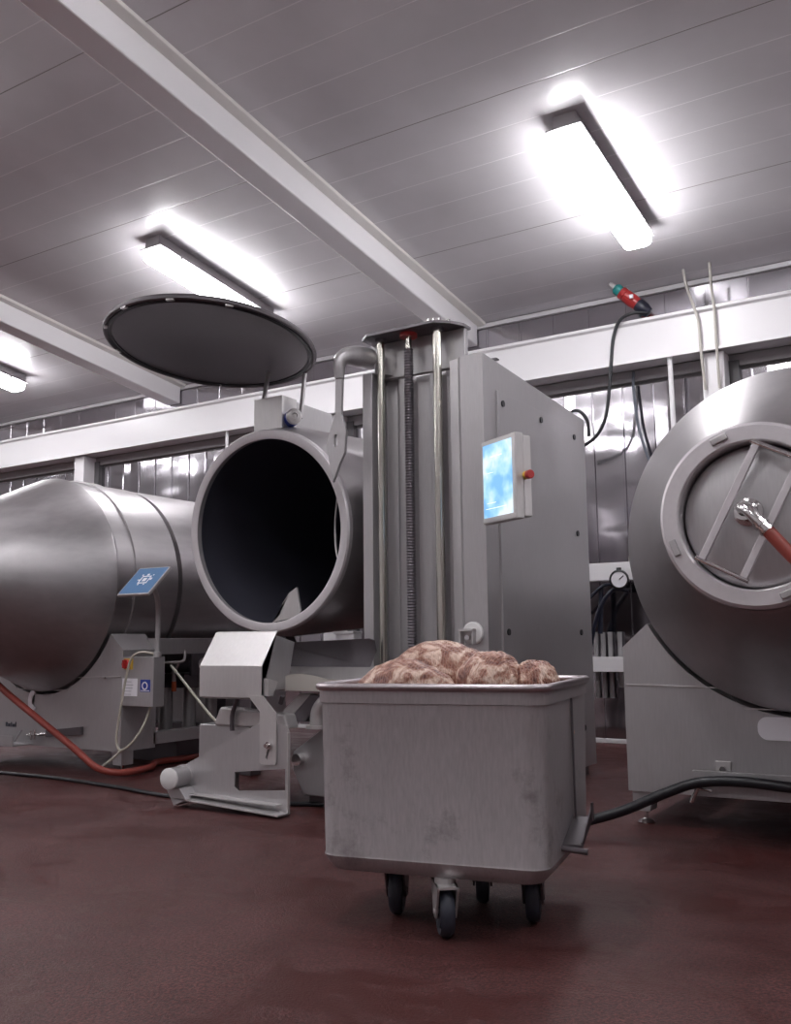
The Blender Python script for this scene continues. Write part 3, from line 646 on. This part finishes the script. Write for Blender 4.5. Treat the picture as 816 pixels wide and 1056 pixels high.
# touch screen on the tower's corner
hm = thing('touch_screen', 'lit blue touch screen in a pale case on the tower corner', 'screen', (-2.06, 4.30, 1.43))
a = Vector((-2.185, 4.335, 0)); b = Vector((-1.925, 4.185, 0)); ux = (b-a).normalized(); uz = Vector((0, 0, 1)); un = ux.cross(uz)  # faces the camera side
HM = Matrix((ux, -un, uz)).transposed().to_4x4(); HM.translation = (a.x, a.y, 1.425)
bm = bmn(); box(bm, 0, .30, 0, .05, 0, .43, HM); obj('case', bm, S_SHEET, hm, bevel=.006)
bm = bmn(); box(bm, .012, .296, .05, .10, .012, .418, HM); obj('case_back', bm, S_SHEET, hm, bevel=.006)
bm = bmn(); box(bm, .018, .272, -.003, .002, .030, .405, HM); sc = obj('display', bm, SCREEN, hm)
bm = bmn()
for (x0, x1, z0, z1) in ((.09, .19, .335, .340), (.05, .13, .10, .103), (.04, .22, .072, .075), (.05, .11, .255, .258)): box(bm, x0, x1, -.0045, -.003, z0, z1, HM)
obj('display_text', bm, plain('screen_glyphs', (.2, .2, .2), .3, emit=(.9, .95, 1), es=1.0), sc)
bm = bmn(); cyl(bm, HM @ Vector((.295, .06, .215)), HM @ Vector((.318, .06, .215)), .020, seg=24); eb = obj('stop_button_collar', bm, YEL, hm, smooth=True)
bm = bmn(); cyl(bm, HM @ Vector((.318, .06, .215)), HM @ Vector((.345, .06, .215)), .022, seg=24); obj('stop_button', bm, REDP, eb, bevel=.004)
bm = bmn(); cyl(bm, HM @ Vector((.12, .07, .2)), (-2.195, 4.46, 1.63), .022, seg=16); obj('mount_arm', bm, S_BODY, hm, smooth=True)

# ---------------------------------------------------------------- red hose on right mouth
rh = thing('red_feed_hose', 'red rubber hose with chrome elbow on the right drum mouth', 'hose', (-.707, 3.42, 1.277))
bm = bmn(); tube(bm, [(-.707, 3.425, 1.277), (-.707, 3.375, 1.285), (-.678, 3.345, 1.265), (-.645, 3.335, 1.225)], .021, 18)
lathe(bm, [(.021, 0), (.034, 0), (.034, .012), (.021, .012)], Matrix.Translation((-.707, 3.42, 1.277)) @ Matrix.Rotation(PI/2, 4, 'X'), 28)
obj('elbow', bm, S_CHROME, rh, smooth=True)
dv = (Vector((-.54, 3.33, 1.10))-Vector((-.645, 3.335, 1.225))).normalized(); p = Vector((-.645, 3.335, 1.225))
bm = bmn(); cyl(bm, p-dv*.005, p+dv*.045, .024, seg=24); cyl(bm, p+dv*.01, p+dv*.018, .028, seg=24); cyl(bm, p+dv*.034, p+dv*.042, .028, seg=24); obj('coupling', bm, S_CHROME, rh, smooth=True)
bm = bmn(); tube(bm, [p+dv*.04, (-.54, 3.33, 1.095), (-.44, 3.33, .985), (-.30, 3.36, .84), (-.12, 3.45, .62), (.15, 3.6, .30), (.5, 3.75, .06), (1.0, 3.8, .03)], .0225, 18); obj('hose_line', bm, REDH, rh, smooth=True)

hose('black_hose', [(.5, 4.05, .14), (.1, 4.04, .205), (-.35, 4.05, .238), (-.70, 4.06, .253), (-.93, 4.07, .262), (-1.09, 4.06, .248), (-1.22, 4.03, .200), (-1.37, 4.0, .13), (-1.50, 3.96, .085), (-1.68, 3.90, .035), (-1.9, 3.86, .022), (-2.12, 3.80, .022)], .0215, BLACKR, 'thick black hose rising from the floor over the tray of the right machine')

# ---------------------------------------------------------------- sheet-metal hood and guard plate
gd = thing('chute_guard', 'folded sheet-metal hood and side plate standing on the floor left of the trolley', 'guard', (-3.3, 3.8, 0))
bm = bmn()
def sheet_yz(bm, pts, x0, x1, th=.004):
    n = len(pts); out = []
    P = [Vector((0, a, b)) for a, b in pts]
    for i in range(n):
        d = (P[min(i+1, n-1)]-P[max(i-1, 0)]).normalized(); out.append((P[i].y-d.z*th, P[i].z+d.y*th))
    prism(bm, list(pts)+out[::-1], x0, x1, 'x')
sheet_yz(bm, [(3.79, .555), (3.75, .563), (3.75, .72), (3.87, .892), (3.885, .895)], -3.575, -3.152, .005)
obj('hood', bm, S_SHEET, gd, bevel=.0015)
bm = bmn(); prism(bm, [(3.755, .565), (3.755, .715), (3.87, .885), (4.0, .86), (3.95, .60)], -3.574, -3.568, 'x'); obj('hood_end', bm, S_BODY, gd)
bm = bmn(); prism(bm, [(3.80, .60), (3.775, .70), (3.87, .875), (4.02, .84), (3.96, .60)], -3.163, -3.158, 'x'); obj('hood_end', bm, S_BODY, gd)
bm = bmn(); prism(bm, [(3.76, .57), (3.76, .66), (3.84, .64), (3.80, .57)], -3.158, -3.12, 'x'); obj('hood_return', bm, S_SHEET, gd, bevel=.003)
slot = [(-3.327, .112), (-3.30, .095), (-2.997, .118), (-2.997, .23), (-3.327, .192)]
pp = [(-3.71, .12), (-3.678, .204), (-3.183, .432), (-3.02, .437), (-2.99, .428), (-2.977, .402), (-2.975, .012), (-3.66, .045)]
bm = bmn(); prism(bm, pp, 3.75, 3.757, 'y', holes=[[(-3.327, .116), (-3.30, .10), (-3.0, .122), (-3.0, .226), (-3.327, .19)]]); obj('side_plate', bm, S_BODY, gd)
bm = bmn(); prism(bm, [(-3.66, .045), (-2.975, .012), (-2.975, .020), (-3.66, .053)], 3.66, 3.75, 'y'); prism(bm, [(-3.60, .064), (-3.02, .052), (-3.02, .058), (-3.60, .07)], 3.70, 3.75, 'y'); obj('bottom_flange', bm, S_SHEET, gd, bevel=.001)
bm = bmn(); prism(bm, [(-2.981, .012), (-2.975, .012), (-2.975, .40), (-2.981, .40)], 3.738, 3.756, 'y'); obj('edge_flange', bm, S_SHEET, gd)
bm = bmn(); prism(bm, [(-3.235, .575), (-3.14, .575), (-3.05, .49), (-3.05, .25), (-3.06, .24), (-3.145, .24), (-3.155, .25), (-3.155, .495)], 3.738, 3.746, 'y', holes=[[(-3.118, .27), (-3.105, .262), (-3.085, .33), (-3.098, .337)]]); obj('strap', bm, S_SHEET, gd)
bm = bmn(); cyl(bm, (-3.092, 3.725, .335), (-3.092, 3.742, .335), .018, seg=24); cyl(bm, (-3.092, 3.705, .335), (-3.092, 3.73, .335), .010, seg=12); obj('bolt', bm, S_CHROME, gd, smooth=True)
bm = bmn(); cyl(bm, (-3.66, 3.63, .150), (-3.68, 3.78, .150), .054, seg=36); obj('roller', bm, S_BODY, gd, smooth=True)
bm = bmn(); lathe(bm, [(0, 0), (.042, 0), (.054, .008), (.054, .022), (0, .022)], axis_mat((-3.658, 3.612, .150), (-.13, .99, 0)), 40); obj('roller_cap', bm, WPLAST, gd, smooth=True)
bm = bmn(); cyl(bm, (-3.676, 3.735, .150), (-3.679, 3.75, .150), .059, seg=36); obj('roller_collar', bm, S_SHEET, gd, smooth=True)
bm = bmn(); prism(bm, [(-3.72, .10), (-3.62, .10), (-3.57, .045), (-3.66, .01)], 3.66, 3.75, 'y'); obj('roller_bracket', bm, S_BODY, gd, bevel=.003)
bm = bmn(); tube(bm, [(-3.40, 3.85, .57), (-3.42, 3.86, .53), (-3.455, 3.87, .46), (-3.455, 3.87, .38)], .012, 12); tube(bm, [(-3.10, 3.85, .57), (-3.12, 3.86, .53)], .012, 12)
obj('support_rod', bm, S_DARK, gd, smooth=True)
bm = bmn(); box(bm, -3.72, -3.36, 3.90, 4.15, .20, .405); box(bm, -3.66, -3.60, 3.94, 4.1, .0, .21); obj('motor_cover', bm, S_BODY, gd, bevel=.006)
bm = bmn(); prism(bm, [(-3.60, .42), (-3.56, .50), (-3.12, .47), (-3.10, .40), (-3.60, .40)], 3.89, 3.99, 'y'); obj('upper_cover', bm, S_SHEET, gd, bevel=.01)

hp = thing('loading_hopper', 'low flared steel hopper below the open drum mouth, behind the trolley', 'hopper', (-3.0, 4.1, 0))
bm = bmn()
def quad_sheet(bm, q, th=.005):
    q = [Vector(v) for v in q]; n = (q[1]-q[0]).cross(q[2]-q[0]).normalized()*th
    A = [bm.verts.new(v) for v in q]; B = [bm.verts.new(v+n) for v in q]; k = len(q)
    for i in range(k): bm.faces.new((A[i], A[(i+1) % k], B[(i+1) % k], B[i]))
    bm.faces.new(A[::-1]); bm.faces.new(B)
quad_sheet(bm, [(-3.34, 4.15, .71), (-2.76, 4.15, .71), (-2.69, 4.10, .79), (-2.68, 4.07, .845), (-2.71, 4.065, .855), (-3.26, 4.065, .838), (-3.285, 4.07, .82)])
obj('back_flare', bm, S_DARK, hp)
bm = bmn(); quad_sheet(bm, [(-3.34, 4.152, .60), (-2.70, 4.152, .60), (-2.70, 4.152, .71), (-3.34, 4.152, .71)]); obj('back_panel', bm, S_SHEET, hp)
bm = bmn(); quad_sheet(bm, [(-3.36, 4.15, .60), (-3.34, 4.15, .71), (-3.44, 4.22, .82), (-3.50, 4.0, .80), (-3.40, 3.92, .62)]); obj('side_flare', bm, S_BODY, hp)
bm = bmn(); pts = []
for k in range(13):
    u = k/12; x = -3.34+u*.64; zt = .640+.035*math.exp(-((u-.42)/.22)**2)+.008*u
    pts.append((x, zt))
prism(bm, pts+[(-2.70, .59), (-3.20, .59), (-3.28, .61)], 3.945, 3.953, 'y'); obj('front_lip', bm, CREAM, hp)
bm = bmn(); quad_sheet(bm, [(-3.36, 3.95, .60), (-2.70, 3.95, .60), (-2.70, 4.152, .60), (-3.36, 4.152, .60)]); obj('tray_floor', bm, S_BODY, hp)
bm = bmn(); prism(bm, [(-3.15, .18), (-3.15, .275), (-2.96, .40), (-2.60, .40), (-2.60, .06), (-3.08, .06)], 4.0, 4.28, 'y'); obj('drive_case', bm, S_BODY, hp, bevel=.006)
bm = bmn(); box(bm, -2.75, -2.65, 4.02, 4.14, .0, .60); box(bm, -3.08, -2.64, 4.05, 4.25, 0, .06); obj('stand', bm, S_DARK, hp)
bm = bmn(); tube(bm, [(-2.82, 4.0, .55), (-2.92, 3.99, .545), (-2.975, 3.985, .49), (-2.985, 3.985, .42)], .036, 20); obj('elbow_pipe', bm, S_SHEET, hp, smooth=True)
bm = bmn(); lathe(bm, [(.0, 0), (.055, 0), (.055, .016), (0, .016)], Matrix.Translation((-2.985, 3.985, .40)), 32); obj('pipe_flange', bm, S_SHEET, hp, smooth=True)
bm = bmn(); quad_sheet(bm, [(-3.26, 4.02, .44), (-3.17, 4.02, .44), (-3.02, 4.02, .575), (-3.10, 4.02, .575)], .03); obj('inclined_bar', bm, S_SHEET, hp, bevel=.003)
bm = bmn(); quad_sheet(bm, [(-3.17, 4.03, .43), (-3.06, 4.03, .43), (-2.93, 4.03, .565), (-3.02, 4.03, .575)], .05); obj('inclined_guard', bm, S_DARK, hp, bevel=.003)
bm = bmn(); cyl(bm, (-3.10, 4.0, .24), (-3.10, 3.96, .24), .03, seg=20); obj('end_knob', bm, S_CHROME, hp, smooth=True)
bm = bmn(); box(bm, -3.32, -3.19, 4.62, 4.70, .60, .895); box(bm, -3.335, -3.19, 4.61, 4.71, .885, .90); tag(obj('junction_box', bm, WHITE, bevel=.003), 'small white box with a flat lid behind the hopper flare', 'box')

# ---------------------------------------------------------------- trolley
CT = math.radians(10.8); CC = (-1.492, 2.765, 0)
ct = thing('meat_trolley', 'square worn stainless trolley on castors, filled with netted meat', 'trolley', CC, (0, 0, CT))
def loft(bm, secs, close_bottom=True, n=6):
    rings = []
    for w, d, r, z in secs: rings.append([bm.verts.new((p[0], p[1], z)) for p in rrect(w, d, r, n)])
    for a, b in zip(rings[:-1], rings[1:]):
        k = len(a)
        for i in range(k): bm.faces.new((a[i], a[(i+1) % k], b[(i+1) % k], b[i]))
    return rings
bm = bmn()
secs = [(.56, .54, .05, .162), (.64, .62, .055, .166), (.672, .652, .058, .185), (.690, .670, .058, .206), (.692, .672, .058, .210), (.688, .668, .058, .216), (.704, .684, .058, .655), (.716, .696, .060, .657), (.717, .697, .060, .698),
        (.700, .680, .052, .698), (.672, .652, .050, .22), (.60, .58, .05, .20)]
R_ = loft(bm, secs); bm.faces.new(R_[0][::-1]); bm.faces.new(R_[-1])
obj('tub', bm, S_CART, ct, local=True, smooth=True, angle=30)
bm = bmn(); rr = []
for k in range(10):
    a = 2*PI*k/10; rr.append((.718+.024*math.cos(a), .698+.024*math.cos(a), .060+.012*math.cos(a), .704+.012*math.sin(a)))
R_ = loft(bm, rr+[rr[0]]); bmesh.ops.remove_doubles(bm, verts=bm.verts, dist=1e-5); obj('rolled_rim', bm, S_CHROME if False else steel('rim_steel', (.50, .45, .47), .36, (3, 3, 3), .2, 0), ct, local=True, smooth=True, angle=50)
bm = bmn(); box(bm, .352, .357, .04, .052, .22, .655); obj('side_weld', bm, S_DARK, ct, local=True)
bm = bmn(); prism(bm, [(-.12, .235), (.06, .285), (.06, .293), (-.12, .243)], .345, .405, 'x')
prism(bm, [(-.12, .235), (.06, .285), (.06, .33), (-.12, .25)], .400, .405, 'x'); cyl(bm, (.30, -.125, .235), (.42, -.125, .225), .009, seg=12); box(bm, .405, .411, .03, .05, .285, .34)
obj('tow_bracket', bm, S_DARK, ct, local=True, bevel=.001)
inv = WM[ct.name].inverted()
def castor(wx, wy, ang, fork_m):
    p = inv @ Vector((wx, wy, 0)); a = ang-CT
    T = Matrix.Translation((p.x, p.y, 0)) @ Matrix.Rotation(a, 4, 'Z')       # wheel axle along local x
    bm = bmn(); lathe(bm, [(0, -.02), (.045, -.02), (.047, -.014), (.062, -.02), (.070, -.012), (.0725, 0), (.070, .012), (.062, .02), (.047, .014), (.045, .02), (0, .02)], T @ Matrix.Translation((0, 0, .0725)) @ Matrix.Rotation(PI/2, 4, 'Y'), 40)
    w = obj('wheel', bm, WHEELR, ct, local=True, smooth=True, angle=40)
    bm = bmn()
    for s in (-1, 1):
        prism(bm, [(-.072, .150), (.072, .150), (.034, .075), (.015, .055), (-.015, .055), (-.026, .072)], s*.028-.003, s*.028+.003, 'x', m=T)
    box(bm, -.031, .031, -.060, .060, .143, .150, T); cyl(bm, T @ Vector((-.034, 0, .0725)), T @ Vector((.034, 0, .0725)), .008, seg=12)
    cyl(bm, T @ Vector((0, 0, .149)), T @ Vector((0, 0, .166)), .03, seg=20)
    obj('fork', bm, fork_m, w, local=True)
castor(-1.402, 2.485, math.radians(38), S_SHEET)
castor(-1.645, 2.615, math.radians(24), S_DARK)
castor(-1.472, 2.86, math.radians(25), S_DARK)
castor(-1.243, 2.745, math.radians(20), S_DARK)
# meat joints
def meat(name, label, c, r, rz=0, ry=0, seed=0, bend=0):
    bm = bmn(); bmesh.ops.create_uvsphere(bm, u_segments=64, v_segments=40, radius=1)
    for v in bm.verts:
        d = v.co.copy()
        q = .07*noise.noise(d*1.6+Vector((seed, 0, 0)))+.05*noise.noise(d*4+Vector((0, seed, 0)))+.02*noise.noise(d*11+Vector((0, 0, seed)))
        q += .012*math.cos(d.x*26)-.02*abs(math.sin(d.x*9+seed))*.5
        v.co = d*(1+q); v.co.x *= r[0]; v.co.y *= r[1]; v.co.z *= r[2]
        v.co.z -= bend*(v.co.x**2); v.co.y += .12*bend*v.co.x**2
    o = obj(name, bm, MEAT, smooth=True, angle=180)
    o.location = c; o.rotation_euler = (0, ry, rz)
    return tag(o, label, 'meat', 'netted joints of meat in the trolley')
meat('netted_meat_joint', 'longest joint of raw netted meat, arched along the back of the trolley heap', (-1.600, 2.84, .715), (.25, .11, .125), rz=.15, seed=1.3, bend=.9)
meat('netted_meat_joint', 'flat raw netted joint lying along the front rim at left of the trolley', (-1.60, 2.60, .690), (.19, .10, .090), rz=.08, seed=4.1, bend=1.0)
meat('netted_meat_joint', 'rounded raw netted joint at the middle right of the trolley heap', (-1.365, 2.74, .700), (.13, .10, .105), rz=-.35, seed=7.7, bend=.6)
meat('netted_meat_joint', 'single round raw netted joint in the trolley corner at far right', (-1.222, 2.76, .700), (.078, .09, .080), rz=.6, seed=9.2, bend=.5)
meat('netted_meat_joint', 'raw netted joint end hanging at the far left of the trolley heap', (-1.74, 2.70, .655), (.08, .10, .07), rz=.8, seed=12.2, bend=.5)
for i, (x, y, z, rz) in enumerate(((-1.62, 2.68, .50, .2), (-1.38, 2.62, .52, -.3), (-1.32, 2.88, .55, .5), (-1.60, 2.92, .53, 1.2), (-1.45, 3.0, .56, .1))):
    meat('netted_meat_joint', ['raw netted joint buried under the others, below the flat front joint', 'raw netted joint buried near the front wall of the trolley, below the middle one', 'raw netted joint buried near the right rear corner of the trolley', 'raw netted joint buried below the long arched joint at the back left', 'raw netted joint buried against the rear wall of the trolley'][i], (x, y, z), (.16, .10, .085), rz=rz, seed=20+i*3.1, bend=.3)

# ---------------------------------------------------------------- wall fittings
for z0, z1, lb in ((1.308, 1.452, 'upper of two short white rails on the wall behind the right drum'), (.575, .694, 'lower of two short white rails on the wall behind the right drum')):
    bm = bmn(); prism(bm, [(7.50, z0), (7.61, z0), (7.61, z1), (7.50, z1), (7.50, z1-.004), (7.604, z1-.004), (7.604, z0+.004), (7.50, z0+.004)] if False else [(7.45, z0), (7.55, z0), (7.55, z1), (7.45, z1)], -3.6, -.4, 'x')
    tag(obj('wall_rail', bm, WHITE, bevel=.004), lb, 'rail')
g = thing('pressure_gauge', 'small round pressure gauge with white dial under the upper white rail', 'gauge', (-2.53, 7.42, 1.31))
GM = axis_mat((-2.53, 7.42, 1.31), (.3, -.95, -.05))
bm = bmn(); lathe(bm, [(0, 0), (.075, 0), (.078, .03), (.066, .036), (.062, .028)], GM, 40); lathe(bm, [(0, .0), (.02, .0), (.02, .03), (0, .03)], Matrix.Translation((-2.53, 7.42, 1.375)), 16); obj('gauge_case', bm, BLACKR, g, smooth=True)
bm = bmn(); lathe(bm, [(0, .029), (.062, .029)], GM, 40); obj('dial', bm, LABELW, g, normals=False)
bm = bmn(); cyl(bm, GM @ Vector((0, 0, .031)), GM @ Vector((.035, .03, .031)), .004, seg=8); obj('needle', bm, INK, g)
hose('air_hose', [(-2.47, 7.46, 1.22), (-2.58, 7.42, 1.23), (-2.68, 7.42, 1.12), (-2.74, 7.42, .98), (-2.80, 7.45, .80)], .018, NAVY, 'dark hose curving down from the gauge beneath the upper white rail')
hose('air_hose', [(-2.55, 7.45, 1.26), (-2.66, 7.44, 1.27), (-2.78, 7.44, 1.18), (-2.9, 7.45, 1.05)], .014, NAVY, 'dark hose from the gauge going left behind the tower')
hose('air_hose', [(-2.70, 7.47, 1.25), (-2.71, 7.46, 1.05), (-2.72, 7.46, .88)], .02, NAVY, 'straight dark hose hanging between the two white rails')
tag(obj('wall_block', (lambda b: (box(b, -2.46, -2.39, 7.46, 7.56, 1.452, 1.50), b)[1])(bmn()), CREAM, bevel=.004), 'small square block standing on the upper white rail', 'block')
for i, (x, z0) in enumerate(((-2.80, .86), (-2.74, .85), (-2.68, .86), (-2.60, .87))):
    bm = bmn(); cyl(bm, (x, 7.578, .36 if i < 3 else .45), (x, 7.578, .894), .019, seg=16)
    tag(obj('filter_tube', bm, S_BODY, smooth=True), ('slim metal tube through the lower white rail, %s' % ('nearest the tower', 'second from the tower', 'third from the tower', 'farthest from the tower')[i]), 'tube', 'slim tubes on the lower rail')
# CEE plug on the beam
A_ = Vector((-2.455, 7.27, 3.725)); B_ = Vector((-2.165, 7.36, 3.445)); dd = (B_-A_); L_ = dd.length
pg = thing('power_plug', 'red and teal industrial power plug poking up from the white wall beam', 'plug', tuple(B_))
PM = axis_mat(A_, dd)
for nm, prof, mt in (('plug_tip', [(0, 0), (.018, 0), (.024, .05), (.026, .06), (0, .06)], S_SHEET), ('teal_ring', [(0, .055), (.030, .055), (.045, .075), (.045, .125), (0, .125)], TEAL),
                     ('plug_body', [(0, .12), (.048, .12), (.052, .13), (.052, .16), (.046, .165), (.052, .17), (.055, .24), (.05, .29), (0, .29)], REDP),
                     ('plug_end', [(0, .28), (.045, .28), (.055, .30), (.055, .36), (.04, L_), (0, L_)], NAVY)):
    bm = bmn(); lathe(bm, prof, PM, 28); obj(nm, bm, mt, pg, smooth=True)
bm = bmn(); box(bm, -2.285, -2.255, 7.235, 7.25, 3.555, 3.585); obj('plug_label', bm, LABELW, pg)
hose('plug_cable', [(-2.17, 7.33, 3.44), (-2.28, 7.28, 3.44), (-2.38, 7.27, 3.40), (-2.44, 7.27, 3.27), (-2.47, 7.27, 3.05), (-2.50, 7.27, 2.80), (-2.54, 7.27, 2.60), (-2.62, 7.27, 2.47), (-2.74, 7.27, 2.40), (-2.86, 7.27, 2.37)], .014, BLACKR, 'black cable hanging from the red plug down to behind the tower', 'cable')
hose('wall_cable', [(-2.38, 7.56, 3.04), (-2.38, 7.54, 2.90), (-2.36, 7.54, 2.62), (-2.32, 7.54, 2.42), (-2.26, 7.54, 2.22), (-2.20, 7.54, 2.0)], .012, GREYC, 'grey cable hanging down the shiny wall left of the white conduit', 'cable')
hose('wall_conduit', [(-2.022, 7.37, 3.06), (-2.02, 7.37, 2.6), (-2.015, 7.37, 2.1), (-2.01, 7.37, 1.46)], .020, WHITE, 'straight white conduit hanging below the wall beam beside the post', 'conduit')
hose('beam_wire', [(-1.86, 7.29, 3.72), (-1.84, 7.29, 3.58), (-1.80, 7.30, 3.42), (-1.77, 7.31, 3.28), (-1.765, 7.32, 3.06), (-1.76, 7.38, 2.75)], .011, CREAM, 'left one of two cream wires crossing the wall beam', 'wire')
hose('beam_wire', [(-1.655, 7.29, 3.73), (-1.655, 7.30, 3.55), (-1.645, 7.31, 3.35), (-1.645, 7.32, 3.06), (-1.655, 7.38, 2.75)], .011, CREAM, 'right one of two cream wires crossing the wall beam', 'wire')
hose('wall_conduit', [(-6.70, 7.37, 3.06), (-6.70, 7.37, 2.6), (-6.70, 7.37, 2.1), (-6.70, 7.37, 1.2)], .016, WHITE, 'thin white conduit on the wall above the left drum', 'conduit')
